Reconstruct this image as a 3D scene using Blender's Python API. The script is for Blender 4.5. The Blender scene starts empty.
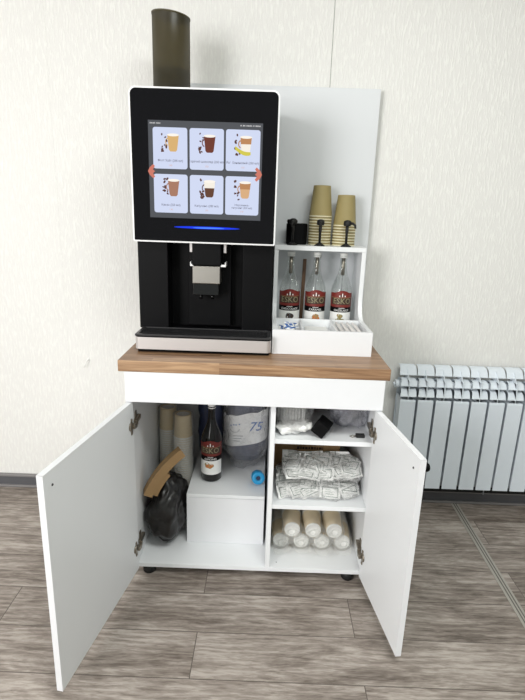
import bpy, bmesh, math, random
from mathutils import Vector, Matrix, noise
random.seed(7)
C = bpy.context.scene.collection
PI = math.pi
R = math.radians

# ------------------------------------------------------------------ materials
def newmat(name):
    m = bpy.data.materials.new(name); m.use_nodes = True
    nt = m.node_tree; b = nt.nodes['Principled BSDF']
    return m, nt, b

def mat(name, col, rough=.5, metal=0, bump=0, bscale=200, spec=.5, coat=0, var=0, vscale=30):
    m, nt, b = newmat(name)
    b.inputs['Base Color'].default_value = (*col, 1)
    b.inputs['Roughness'].default_value = rough
    b.inputs['Metallic'].default_value = metal
    b.inputs['Specular IOR Level'].default_value = spec
    b.inputs['Coat Weight'].default_value = coat
    tc = nt.nodes.new('ShaderNodeTexCoord')
    if var:
        n = nt.nodes.new('ShaderNodeTexNoise'); n.inputs['Scale'].default_value = vscale
        n.inputs['Detail'].default_value = 4
        nt.links.new(tc.outputs['Object'], n.inputs['Vector'])
        mx = nt.nodes.new('ShaderNodeMix'); mx.data_type = 'RGBA'
        nt.links.new(n.outputs['Fac'], mx.inputs['Factor'])
        mx.inputs['A'].default_value = (*[c * (1 - var) for c in col], 1)
        mx.inputs['B'].default_value = (*[min(1, c * (1 + var)) for c in col], 1)
        nt.links.new(mx.outputs['Result'], b.inputs['Base Color'])
    if bump:
        n = nt.nodes.new('ShaderNodeTexNoise'); n.inputs['Scale'].default_value = bscale
        n.inputs['Detail'].default_value = 3
        nt.links.new(tc.outputs['Object'], n.inputs['Vector'])
        bp = nt.nodes.new('ShaderNodeBump'); bp.inputs['Strength'].default_value = bump
        bp.inputs['Distance'].default_value = .002
        nt.links.new(n.outputs['Fac'], bp.inputs['Height'])
        nt.links.new(bp.outputs['Normal'], b.inputs['Normal'])
    return m

def film(name, tint, rough=.15, facing=.25, edge=.8, body=(.8, .8, .8), bodyw=.1, crinkle=.0, cscale=60):
    """thin clear film or glass: mostly see-through, glossy highlights"""
    m = bpy.data.materials.new(name); m.use_nodes = True
    nt = m.node_tree; nt.nodes.clear()
    out = nt.nodes.new('ShaderNodeOutputMaterial')
    tr = nt.nodes.new('ShaderNodeBsdfTransparent'); tr.inputs['Color'].default_value = (*tint, 1)
    gl = nt.nodes.new('ShaderNodeBsdfGlossy'); gl.inputs['Roughness'].default_value = rough
    gl.inputs['Color'].default_value = (.9, .9, .9, 1)
    di = nt.nodes.new('ShaderNodeBsdfDiffuse'); di.inputs['Color'].default_value = (*body, 1)
    m1 = nt.nodes.new('ShaderNodeMixShader'); m1.inputs[0].default_value = bodyw
    nt.links.new(tr.outputs[0], m1.inputs[1]); nt.links.new(di.outputs[0], m1.inputs[2])
    lw = nt.nodes.new('ShaderNodeLayerWeight'); lw.inputs['Blend'].default_value = facing
    mr = nt.nodes.new('ShaderNodeMapRange')
    mr.inputs['To Min'].default_value = .03; mr.inputs['To Max'].default_value = edge
    nt.links.new(lw.outputs['Facing'], mr.inputs['Value'])
    m2 = nt.nodes.new('ShaderNodeMixShader')
    nt.links.new(mr.outputs[0], m2.inputs[0])
    nt.links.new(m1.outputs[0], m2.inputs[1]); nt.links.new(gl.outputs[0], m2.inputs[2])
    nt.links.new(m2.outputs[0], out.inputs[0])
    if crinkle:
        tc = nt.nodes.new('ShaderNodeTexCoord')
        n = nt.nodes.new('ShaderNodeTexNoise'); n.inputs['Scale'].default_value = cscale
        n.inputs['Detail'].default_value = 4; n.inputs['Distortion'].default_value = 1.2
        nt.links.new(tc.outputs['Object'], n.inputs['Vector'])
        bp = nt.nodes.new('ShaderNodeBump'); bp.inputs['Strength'].default_value = crinkle
        bp.inputs['Distance'].default_value = .02
        nt.links.new(n.outputs['Fac'], bp.inputs['Height'])
        nt.links.new(bp.outputs['Normal'], gl.inputs['Normal'])
        nt.links.new(bp.outputs['Normal'], lw.inputs['Normal'])
    return m

def emit(name, col, s=1.0):
    m = bpy.data.materials.new(name); m.use_nodes = True
    nt = m.node_tree; nt.nodes.clear()
    out = nt.nodes.new('ShaderNodeOutputMaterial')
    e = nt.nodes.new('ShaderNodeEmission'); e.inputs['Color'].default_value = (*col, 1)
    e.inputs['Strength'].default_value = s
    nt.links.new(e.outputs[0], out.inputs[0])
    return m

def srgb(r, g, b):
    f = lambda v: (v / 255 / 12.92) if v <= 10 else ((v / 255 + .055) / 1.055) ** 2.4
    return (f(r), f(g), f(b))

def N(nt, t, **k):
    n = nt.nodes.new(t)
    for a, v in k.items():
        n.inputs[a.replace('_', ' ')].default_value = v
    return n

def floor_mat():
    m, nt, b = newmat('laminate_floor')
    L = nt.links.new
    tc = N(nt, 'ShaderNodeTexCoord')
    mp = N(nt, 'ShaderNodeMapping'); mp.inputs['Location'].default_value = (-.387, .69, 0)
    L(tc.outputs['Object'], mp.inputs['Vector'])
    br = N(nt, 'ShaderNodeTexBrick', Scale=1.0, Mortar_Size=.0016, Mortar_Smooth=.3, Bias=0.0, Brick_Width=1.2, Row_Height=.174)
    br.offset = .44; br.offset_frequency = 2; br.squash = 1
    br.inputs['Color1'].default_value = (0, 0, 0, 1); br.inputs['Color2'].default_value = (1, 1, 1, 1)
    br.inputs['Mortar'].default_value = (.5, .5, .5, 1)
    L(mp.outputs[0], br.inputs['Vector'])
    # shift the grain from plank to plank
    sc = N(nt, 'ShaderNodeVectorMath'); sc.operation = 'SCALE'; sc.inputs['Scale'].default_value = 7.3
    L(br.outputs['Color'], sc.inputs[0])
    ad = N(nt, 'ShaderNodeVectorMath'); ad.operation = 'ADD'
    L(tc.outputs['Object'], ad.inputs[0]); L(sc.outputs[0], ad.inputs[1])
    m1 = N(nt, 'ShaderNodeMapping'); m1.inputs['Scale'].default_value = (2.2, 7.5, 1)
    L(ad.outputs[0], m1.inputs['Vector'])
    n1 = N(nt, 'ShaderNodeTexNoise', Scale=1.6, Detail=9.0, Roughness=.66, Distortion=.5)
    L(m1.outputs[0], n1.inputs['Vector'])
    m2 = N(nt, 'ShaderNodeMapping'); m2.inputs['Scale'].default_value = (14, 120, 1)
    L(ad.outputs[0], m2.inputs['Vector'])
    n2 = N(nt, 'ShaderNodeTexNoise', Scale=1.5, Detail=5.0, Roughness=.6, Distortion=.6)
    L(m2.outputs[0], n2.inputs['Vector'])
    w = N(nt, 'ShaderNodeTexWave', Scale=2.2, Distortion=14.0, Detail=3.0, Detail_Scale=1.1)
    w.bands_direction = 'Y'
    m3 = N(nt, 'ShaderNodeMapping'); m3.inputs['Scale'].default_value = (.9, 5, 1)
    L(ad.outputs[0], m3.inputs['Vector']); L(m3.outputs[0], w.inputs['Vector'])
    a1 = N(nt, 'ShaderNodeMath'); a1.operation = 'MULTIPLY_ADD'; a1.inputs[1].default_value = .40
    L(n2.outputs['Fac'], a1.inputs[0])
    a0 = N(nt, 'ShaderNodeMath'); a0.operation = 'MULTIPLY'; a0.inputs[1].default_value = .57
    L(n1.outputs['Fac'], a0.inputs[0]); L(a0.outputs[0], a1.inputs[2])
    a2 = N(nt, 'ShaderNodeMath'); a2.operation = 'MULTIPLY_ADD'; a2.inputs[1].default_value = .07
    L(w.outputs['Fac'], a2.inputs[0]); L(a1.outputs[0], a2.inputs[2])
    a3 = N(nt, 'ShaderNodeMath'); a3.operation = 'MULTIPLY_ADD'; a3.inputs[1].default_value = .06
    L(br.outputs['Color'], a3.inputs[0]); L(a2.outputs[0], a3.inputs[2])
    cr = N(nt, 'ShaderNodeValToRGB')
    e = cr.color_ramp.elements
    e[0].position = .40; e[0].color = (*srgb(90, 81, 74), 1)
    e[1].position = .68; e[1].color = (*srgb(182, 173, 165), 1)
    x = e.new(.48); x.color = (*srgb(120, 110, 102), 1)
    x = e.new(.57); x.color = (*srgb(148, 138, 130), 1)
    L(a3.outputs[0], cr.inputs[0])
    mx = N(nt, 'ShaderNodeMix'); mx.data_type = 'RGBA'
    L(br.outputs['Fac'], mx.inputs['Factor']); L(cr.outputs[0], mx.inputs['A'])
    mx.inputs['B'].default_value = (*srgb(84, 76, 70), 1)
    L(mx.outputs['Result'], b.inputs['Base Color'])
    b.inputs['Roughness'].default_value = .5
    bp = N(nt, 'ShaderNodeBump', Strength=.25, Distance=.002)
    L(n2.outputs['Fac'], bp.inputs['Height']); L(bp.outputs[0], b.inputs['Normal'])
    return m

def wallpaper_mat():
    m, nt, b = newmat('embossed_wallpaper')
    L = nt.links.new
    tc = N(nt, 'ShaderNodeTexCoord')
    mp = N(nt, 'ShaderNodeMapping'); mp.inputs['Scale'].default_value = (120, 120, 22)
    L(tc.outputs['Object'], mp.inputs['Vector'])
    n = N(nt, 'ShaderNodeTexNoise', Scale=1.0, Detail=3.0, Roughness=.6, Distortion=.35)
    L(mp.outputs[0], n.inputs['Vector'])
    cr = N(nt, 'ShaderNodeValToRGB'); e = cr.color_ramp.elements
    e[0].position = .46; e[0].color = (0, 0, 0, 1); e[1].position = .62; e[1].color = (1, 1, 1, 1)
    L(n.outputs['Fac'], cr.inputs[0])
    bp = N(nt, 'ShaderNodeBump', Strength=.4, Distance=.002)
    L(cr.outputs[0], bp.inputs['Height']); L(bp.outputs[0], b.inputs['Normal'])
    mx = N(nt, 'ShaderNodeMix'); mx.data_type = 'RGBA'
    L(cr.outputs[0], mx.inputs['Factor'])
    mx.inputs['A'].default_value = (*srgb(229, 228, 225), 1)
    mx.inputs['B'].default_value = (*srgb(236, 236, 232), 1)
    L(mx.outputs['Result'], b.inputs['Base Color'])
    b.inputs['Roughness'].default_value = .55
    return m

def wood_mat():
    m, nt, b = newmat('butcher_block_wood')
    L = nt.links.new
    tc = N(nt, 'ShaderNodeTexCoord')
    mp = N(nt, 'ShaderNodeMapping'); mp.inputs['Location'].default_value = (.1, .617, 0)
    L(tc.outputs['Object'], mp.inputs['Vector'])
    br = N(nt, 'ShaderNodeTexBrick', Scale=1.0, Mortar_Size=.0, Brick_Width=.62, Row_Height=.05)
    br.offset = .37
    br.inputs['Color1'].default_value = (0, 0, 0, 1); br.inputs['Color2'].default_value = (1, 1, 1, 1)
    L(mp.outputs[0], br.inputs['Vector'])
    sc = N(nt, 'ShaderNodeVectorMath'); sc.operation = 'SCALE'; sc.inputs['Scale'].default_value = 5.0
    L(br.outputs['Color'], sc.inputs[0])
    ad = N(nt, 'ShaderNodeVectorMath'); ad.operation = 'ADD'
    L(tc.outputs['Object'], ad.inputs[0]); L(sc.outputs[0], ad.inputs[1])
    m1 = N(nt, 'ShaderNodeMapping'); m1.inputs['Scale'].default_value = (2.5, 30, 45)
    L(ad.outputs[0], m1.inputs['Vector'])
    n1 = N(nt, 'ShaderNodeTexNoise', Scale=1.4, Detail=6.0, Roughness=.6, Distortion=.8)
    L(m1.outputs[0], n1.inputs['Vector'])
    a = N(nt, 'ShaderNodeMath'); a.operation = 'MULTIPLY_ADD'; a.inputs[1].default_value = .22
    L(br.outputs['Color'], a.inputs[0]); L(n1.outputs['Fac'], a.inputs[2])
    cr = N(nt, 'ShaderNodeValToRGB'); e = cr.color_ramp.elements
    e[0].position = .38; e[0].color = (*srgb(98, 74, 54), 1)
    e[1].position = .82; e[1].color = (*srgb(186, 152, 118), 1)
    x = e.new(.58); x.color = (*srgb(142, 109, 81), 1)
    L(a.outputs[0], cr.inputs[0]); L(cr.outputs[0], b.inputs['Base Color'])
    b.inputs['Roughness'].default_value = .38
    return m

M = dict(
    floor=floor_mat(), wall=wallpaper_mat(), wood=wood_mat(),
    ceil=mat('ceiling_paint', (.8, .8, .78), .8, bump=.1),
    paint=mat('grey_green_paint', srgb(118, 124, 116), .8, bump=.1),
    seam=mat('paper_seam', srgb(150, 152, 146), .8, var=.1),
    skirt=mat('skirting_grey', srgb(86, 86, 90), .45, var=.06),
    skirt2=mat('skirting_light', srgb(125, 122, 122), .4, var=.06),
    strip=mat('aluminium_strip', srgb(168, 164, 156), .5, .2, var=.05),
    stripd=mat('strip_groove', srgb(95, 92, 88), .6, var=.05),
    white=mat('white_laminate', srgb(232, 234, 236), .42, bump=.04, bscale=300),
    edge=mat('white_edge_band', srgb(229, 230, 233), .4, var=.01),
    cool=mat('pale_grey_board', srgb(219, 222, 225), .4, bump=.03, bscale=200),
    blk=mat('black_plastic', srgb(7, 7, 9), .5, bump=.05, bscale=400, spec=.12),
    blkg=mat('black_gloss', srgb(10, 10, 12), .12, var=.05),
    glass_blk=mat('black_glass', srgb(10, 9, 13), .04, spec=.2, var=.05),
    rim=mat('white_rim', srgb(245, 245, 246), .3, var=.01),
    steel=mat('brushed_steel', srgb(165, 161, 155), .35, .9, bump=.08, bscale=120),
    steel_l=mat('satin_aluminium', srgb(206, 201, 200), .42, .55, bump=.05, bscale=150),
    chrome=mat('nickel', srgb(150, 142, 130), .3, .9, var=.1),
    kraft=mat('olive_paper', srgb(152, 138, 92), .65, var=.05),
    kraftb=mat('brown_cardboard', srgb(150, 120, 82), .75, var=.07, bump=.1),
    cream=mat('cream_paper', srgb(226, 219, 190), .6, var=.03),
    tan=mat('tan_paper', srgb(226, 206, 168), .65, var=.04),
    paper=mat('white_paper', srgb(240, 240, 238), .6, var=.03),
    blue=mat('blue_plastic', srgb(35, 150, 205), .35, var=.05),
    bluep=mat('blue_print', srgb(70, 110, 175), .5, var=.08),
    navy=mat('navy_plastic', srgb(48, 56, 84), .4, var=.15),
    green=mat('grey_green_print', srgb(108, 124, 114), .55, var=.12, vscale=90),
    greenl=mat('pale_print', srgb(170, 180, 172), .55, var=.05),
    lett=mat('label_lettering', srgb(148, 140, 108), .5, var=.1, vscale=200),
    grille=mat('grille_plastic', srgb(44, 44, 46), .3, var=.05),
    red=mat('red_label', srgb(118, 36, 30), .5, var=.05),
    dark=mat('dark_brown', srgb(60, 42, 34), .5, var=.1),
    stick=mat('brown_wood', srgb(110, 82, 62), .6, var=.1),
    gold=mat('label_gold', srgb(160, 142, 98), .45, var=.05),
    orange=mat('label_orange', srgb(205, 120, 60), .5, var=.15, vscale=300),
    olive=mat('label_olive', srgb(130, 125, 70), .5, var=.15, vscale=300),
    syrup=mat('dark_syrup_glass', srgb(9, 5, 5), .08, spec=.4, var=.1),
    rad=mat('radiator_enamel', srgb(222, 230, 238), .35, var=.01),
    ink=mat('dark_ink', srgb(70, 70, 74), .6, var=.05),
    grey=mat('grey_ink', srgb(140, 142, 146), .6, var=.05),
    sugar=mat('stick_paper', srgb(228, 224, 222), .6, var=.03),
    rubber=mat('black_rubber', srgb(14, 14, 15), .6, bump=.05),
    trash=mat('black_bag_film', srgb(17, 15, 14), .36, bump=.6, bscale=38, spec=.5),
    pouch=mat('black_fabric', srgb(6, 6, 7), .7, bump=.2, bscale=120, spec=.15),
    clear=film('clear_glass', (.93, .95, .94), .04, .35, .75, (.8, .8, .8), .02),
    smoked=film('smoked_plastic', srgb(132, 124, 92), .32, .3, .16, (.10, .085, .045), .28),
    smokedl=film('smoked_lid', srgb(140, 132, 100), .5, .3, .2, (.12, .10, .05), .45),
    bag=film('clear_film', (.97, .97, .97), .2, .35, .6, (.95, .95, .95), .14, 1.0, 45),
    bagl=film('clear_sleeve', (.98, .98, .97), .22, .25, .45, (.95, .95, .94), .12, .7, 60),
    bagp=film('lilac_grey_film', (.84, .84, .89), .18, .4, .7, (.75, .75, .82), .22, 1.0, 70),
    bagg=film('grey_film', (.97, .97, .98), .2, .3, .5, (.88, .88, .9), .08, 1.0, 40),
)
E_ = dict(
    scr=emit('screen_ground', srgb(82, 84, 88), .9),
    card=emit('screen_card', srgb(198, 206, 229), .9),
    txt=emit('screen_text', srgb(70, 64, 80), .9),
    price=emit('screen_price', srgb(205, 165, 150), .9),
    arrow=emit('screen_arrow', srgb(196, 118, 102), .9),
    blue=emit('led_blue', (.02, .06, 1.0), .75),
    blue2=emit('led_blue_core', (.05, .15, 1.0), 1.5),
    stat=emit('status_text', srgb(190, 190, 190), .9),
)
for k, c in dict(latte=(205, 168, 112), choc=(108, 62, 52), foam=(238, 232, 222), milk=(232, 226, 214), caramel=(178, 130, 90),
                 banana=(200, 190, 80), cocoa=(160, 118, 98), bean=(92, 64, 58), cap=(98, 68, 54), ice=(205, 165, 125)).items():
    E_[k] = emit('picture_' + k, srgb(*c), .9)

# ------------------------------------------------------------------ mesh helpers
def I(): return Matrix.Identity(4)
def T(x, y, z): return Matrix.Translation((x, y, z))
def RX(a): return Matrix.Rotation(a, 4, 'X')
def RY(a): return Matrix.Rotation(a, 4, 'Y')
def RZ(a): return Matrix.Rotation(a, 4, 'Z')

def merge(bm, t, mi=0, M_=None):
    if M_ is not None: t.transform(M_)
    me = bpy.data.meshes.new('tmp'); 
    for f in t.faces: f.material_index = mi
    t.to_mesh(me); t.free(); bm.from_mesh(me); bpy.data.meshes.remove(me)

def box(bm, x0, x1, y0, y1, z0, z1, bev=0, mi=0, M_=None, seg=2):
    t = bmesh.new(); bmesh.ops.create_cube(t, size=1)
    for v in t.verts:
        v.co = Vector(((x0 + x1) / 2 + v.co.x * (x1 - x0), (y0 + y1) / 2 + v.co.y * (y1 - y0), (z0 + z1) / 2 + v.co.z * (z1 - z0)))
    if bev: bmesh.ops.bevel(t, geom=list(t.edges), offset=bev, segments=seg, affect='EDGES', profile=.5)
    merge(bm, t, mi, M_)

def lathe(bm, prof, n=32, mi=0, M_=None, mis=None):
    """prof: list of (r, z)"""
    t = bmesh.new(); rings = []
    for r, z in prof:
        if r < 1e-6: rings.append([t.verts.new((0, 0, z))])
        else: rings.append([t.verts.new((r * math.cos(2 * PI * i / n), r * math.sin(2 * PI * i / n), z)) for i in range(n)])
    fm = []
    for k in range(len(rings) - 1):
        a, b = rings[k], rings[k + 1]
        for i in range(n):
            j = (i + 1) % n
            if len(a) == 1 and len(b) == 1: continue
            if len(a) == 1: f = t.faces.new((a[0], b[j], b[i]))
            elif len(b) == 1: f = t.faces.new((a[i], a[j], b[0]))
            else: f = t.faces.new((a[i], a[j], b[j], b[i]))
            f.smooth = True
            fm.append((f, mis[k] if mis else mi))
    if M_ is not None: t.transform(M_)
    for f, q in fm: f.material_index = q
    me = bpy.data.meshes.new('tmp'); t.to_mesh(me); t.free(); bm.from_mesh(me); bpy.data.meshes.remove(me)

def tube(bm, pts, r, n=10, mi=0, M_=None, caps=True):
    t = bmesh.new(); pts = [Vector(p) for p in pts]; rings = []
    rr = r if isinstance(r, (list, tuple)) else [r] * len(pts)
    for k, p in enumerate(pts):
        d = (pts[min(k + 1, len(pts) - 1)] - pts[max(k - 1, 0)]).normalized()
        a = d.cross(Vector((0, 0, 1)))
        if a.length < .05: a = d.cross(Vector((0, 1, 0)))
        a.normalize(); b = d.cross(a)
        rings.append([t.verts.new(p + (a * math.cos(2 * PI * i / n) + b * math.sin(2 * PI * i / n)) * rr[k]) for i in range(n)])
    for k in range(len(rings) - 1):
        for i in range(n):
            f = t.faces.new((rings[k][i], rings[k][(i + 1) % n], rings[k + 1][(i + 1) % n], rings[k + 1][i])); f.smooth = True
    if caps: t.faces.new(rings[0][::-1]); t.faces.new(rings[-1])
    bmesh.ops.recalc_face_normals(t, faces=t.faces)
    merge(bm, t, mi, M_)

def prism(bm, poly, a, b, axis='x', mi=0, bev=0, M_=None, smooth=False):
    """poly in the plane normal to axis, extruded from a to b"""
    t = bmesh.new()
    def P(u, v, w):
        return {'x': (w, u, v), 'y': (u, w, v), 'z': (u, v, w)}[axis]
    A = [t.verts.new(P(u, v, a)) for u, v in poly]; B = [t.verts.new(P(u, v, b)) for u, v in poly]
    t.faces.new(A); t.faces.new(B[::-1]); n = len(poly)
    for i in range(n):
        f = t.faces.new((A[i], B[i], B[(i + 1) % n], A[(i + 1) % n])); f.smooth = smooth
    bmesh.ops.recalc_face_normals(t, faces=t.faces)
    if bev: bmesh.ops.bevel(t, geom=list(t.edges), offset=bev, segments=2, affect='EDGES')
    merge(bm, t, mi, M_)

def flat(bm, poly, mi=0, M_=None):
    t = bmesh.new(); t.faces.new([t.verts.new((u, 0, v)) for u, v in poly])
    merge(bm, t, mi, M_)

def blob(bm, lo, hi, seed=0, amp=.01, ex=3.0, sub=4, fr=14, mi=0, pinch=None, smooth=True, fr2=40, amp2=.0):
    t = bmesh.new(); bmesh.ops.create_icosphere(t, subdivisions=sub, radius=1)
    c = (Vector(lo) + Vector(hi)) / 2; s = (Vector(hi) - Vector(lo)) / 2
    off = Vector((seed * 3.1, seed * 1.7, seed * 5.3))
    for v in t.verts:
        p = v.co; k = (abs(p.x) ** ex + abs(p.y) ** ex + abs(p.z) ** ex) ** (-1 / ex)
        q = Vector((p.x * k * s.x, p.y * k * s.y, p.z * k * s.z))
        if pinch: q = pinch(q, s)
        w = c + q
        d = noise.noise((w + off) * fr) - .35 + .6 * abs(noise.noise((w + off) * fr * 2.3))
        d2 = abs(noise.noise((w - off) * fr2))
        w += p.normalized() * (d * amp - d2 * amp2)
        w = Vector((min(max(w.x, lo[0]), hi[0]), min(max(w.y, lo[1]), hi[1]), min(max(w.z, lo[2]), hi[2])))
        v.co = w
    for f in t.faces: f.smooth = smooth
    merge(bm, t, mi)

ORG = {}
def obj(name, bm, m, parent=None):
    o = Vector(ORG.get(parent.name, (0, 0, 0))) if parent else Vector((0, 0, 0))
    if o.length: bmesh.ops.translate(bm, verts=bm.verts, vec=-o)
    me = bpy.data.meshes.new(name); bm.to_mesh(me); bm.free()
    ms = m if isinstance(m, (list, tuple)) else [m]
    for q in ms: me.materials.append(q)
    ob = bpy.data.objects.new(name, me); C.objects.link(ob)
    if parent: ob.parent = parent; ORG[ob.name] = tuple(o)
    return ob

def recenter(ob, loc):
    """give a one-mesh thing its origin at its base"""
    loc = Vector(loc); ob.data.transform(Matrix.Translation(-loc)); ob.location = loc; return ob

def thing(name, label, cat, loc=(0, 0, 0), group=None):
    o = bpy.data.objects.new(name, None); C.objects.link(o); o.location = loc
    o.empty_display_size = .05
    ORG[o.name] = tuple(loc); return tag(o, label, cat, group)

def tag(o, label, cat, group=None):
    o['label'] = label; o['category'] = cat
    if group: o['group'] = group
    return o

def struct(name, bm, m):
    o = obj(name, bm, m); o['kind'] = 'structure'; return o

def dup(root, loc, label=None, group=None, rot=None):
    r = root.copy(); C.objects.link(r); r.location = loc
    if rot is not None: r.rotation_euler = rot
    if label: r['label'] = label
    if group: r['group'] = group
    for ch in list(root.children):
        c = ch.copy(); C.objects.link(c); c.parent = r
        for g in list(ch.children):
            d = g.copy(); C.objects.link(d); d.parent = c
    return r

def text_bm(bm, s, size, M_, mi=0, bend=None, ext=.0003, align='CENTER', shear=0, sx=1):
    """lettering in the xz plane facing -y; bend=(radius) wraps it round the z axis"""
    cu = bpy.data.curves.new('t', 'FONT'); cu.body = s; cu.size = size; cu.align_x = align; cu.align_y = 'CENTER'
    cu.extrude = ext; cu.shear = shear; cu.resolution_u = 2
    to = bpy.data.objects.new('t', cu); C.objects.link(to)
    bpy.context.view_layer.update()
    me = bpy.data.meshes.new_from_object(to.evaluated_get(bpy.context.evaluated_depsgraph_get()))
    t = bmesh.new(); t.from_mesh(me); bpy.data.meshes.remove(me)
    bpy.data.objects.remove(to); bpy.data.curves.remove(cu)
    for v in t.verts:
        x, y, z = v.co; x *= sx
        if bend:
            a = x / bend; rr = bend + z
            v.co = Vector((rr * math.sin(a), -rr * math.cos(a), y))
        else: v.co = Vector((x, -z, y))
    merge(bm, t, mi, M_)

def print_line(bm, x0, x1, z, h, y, mi, seed=0, gap=.25):
    """a line of print too small to read, as little marks facing -y"""
    rr = random.Random(seed); x = x0
    while x < x1:
        w = h * rr.uniform(.45, .9)
        flat(bm, [(x, z), (min(x + w, x1), z), (min(x + w, x1), z + h * rr.uniform(.7, 1)), (x, z + h * rr.uniform(.7, 1))], mi, T(0, y, 0)); x += w + h * (gap if rr.random() > .2 else .9)

def wrap(bm, r, a0, a1, z0, z1, mi=0, n=24, top=None):
    """label patch round the z axis, front at -y; angles in radians; top(a) gives an arched top edge"""
    t = bmesh.new(); A = []; B = []
    for i in range(n + 1):
        a = a0 + (a1 - a0) * i / n
        zz = top(a) if top else z1
        A.append(t.verts.new((r * math.sin(a), -r * math.cos(a), z0))); B.append(t.verts.new((r * math.sin(a), -r * math.cos(a), zz)))
    for i in range(n):
        f = t.faces.new((A[i], A[i + 1], B[i + 1], B[i])); f.smooth = True
    merge(bm, t, mi)

# ------------------------------------------------------------------ the setting
b = bmesh.new(); box(b, -3, 3.2, -4.5, 0, -.05, 0); struct('floor', b, M['floor'])
b = bmesh.new(); box(b, -3, 3.2, 0, .1, 0, 2.75); struct('wall_back', b, M['wall'])
b = bmesh.new(); box(b, 3.2, 3.3, -4.5, .1, 0, 2.75); struct('wall_right', b, M['paint'])
b = bmesh.new(); box(b, -3, 3.3, -4.5, .1, 2.75, 2.85); struct('ceiling', b, M['ceil'])
# left wall with a wide window opening, daylight comes in there
b = bmesh.new()
box(b, -3.1, -3, -4.5, -3.7, 0, 2.75); box(b, -3.1, -3, -1.3, .1, 0, 2.75)
box(b, -3.1, -3, -3.7, -1.3, 0, .85); box(b, -3.1, -3, -3.7, -1.3, 2.4, 2.75)
struct('wall_left', b, M['wall'])
b = bmesh.new()
for y in (-3.7, -2.53, -1.36): box(b, -3.06, -3.0, y, y + .06, .85, 2.4, .004)
for z in (.85, 2.34): box(b, -3.06, -3.0, -3.7, -1.3, z, z + .06, .004)
struct('window_1', b, M['white'])
# wallpaper joins
b = bmesh.new(); box(b, .2745, .2765, -.0012, 0, 1.25, 2.75); struct('trim_2', b, M['seam'])
b = bmesh.new(); box(b, -.885, -.862, -.0006, 0, .09, 2.75)
struct('trim_3', b, M['wall'])
# skirting: grey body, lighter top lip and foot
b = bmesh.new()
for x0, x1 in ((-3, 3.2),):
    box(b, x0, x1, -.016, 0, .008, .056, .002)
    box(b, x0, x1, -.02, 0, .054, .066, .003, 1)
    box(b, x0, x1, -.026, 0, 0, .012, .003, 1)
struct('baseboard_back', b, [M['skirt'], M['skirt2']])
# aluminium threshold strip let into the floor
b = bmesh.new(); ST = Matrix.Translation((1.019, 0, 0)) @ RZ(R(-1.1))
box(b, -.0175, .0175, -2.6, -.03, 0, .003, .001, 0, ST)
for x in (-.0075, .0035): box(b, x, x + .0045, -2.6, -.03, .003, .0034, 0, 1, ST)
struct('trim_1', b, [M['strip'], M['stripd']])

# ------------------------------------------------------------------ cabinet
XL, XR, YF, YB = -.4227, .4636, -.602, -.035
ZT = .827
cab = thing('storage_cabinet', 'open white two-door cabinet under the wooden worktop, full of supplies', 'cabinet', ((XL + XR) / 2, (YF + YB) / 2, 0))
TH = .018
for nm, args in (('side_panel', (XL, XL + TH, YF, YB, .035, ZT)), ('side_panel', (XR - TH, XR, YF, YB, .035, ZT)),
                 ('bottom_panel', (XL + TH, XR - TH, YF, YB, .035, .052)), ('divider', (.081, .098, YF + .001, YB - .005, .052, ZT)),
                 ('shelf', (.098, XR - TH, YF + .004, YB - .005, .570, .587)), ('shelf', (.098, XR - TH, YF + .004, YB - .005, .306, .323)),
                 ('back_panel', (XL + TH, XR - TH, YB - .005, YB, .052, ZT))):
    b = bmesh.new(); box(b, *args, .0008); obj(nm, b, M['white'], cab)
b = bmesh.new(); box(b, XL, XR, YF - .018, YF, .718, ZT, .001); obj('apron', b, M['edge'], cab)
for x, y in ((-.368, -.575), (.403, -.575), (-.368, -.08), (.403, -.08)):
    b = bmesh.new(); lathe(b, [(0, 0), (.021, 0), (.025, .005), (.025, .024), (.018, .035), (0, .035)], 24, 0, T(x, y, 0)); obj('foot', b, M['rubber'], cab)
b = bmesh.new(); lathe(b, [(0, 0), (.002, 0), (.002, .0006), (0, .0006)], 10, 0, T(.125, -.57, .052)); obj('screw', b, M['ink'], cab)

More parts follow.
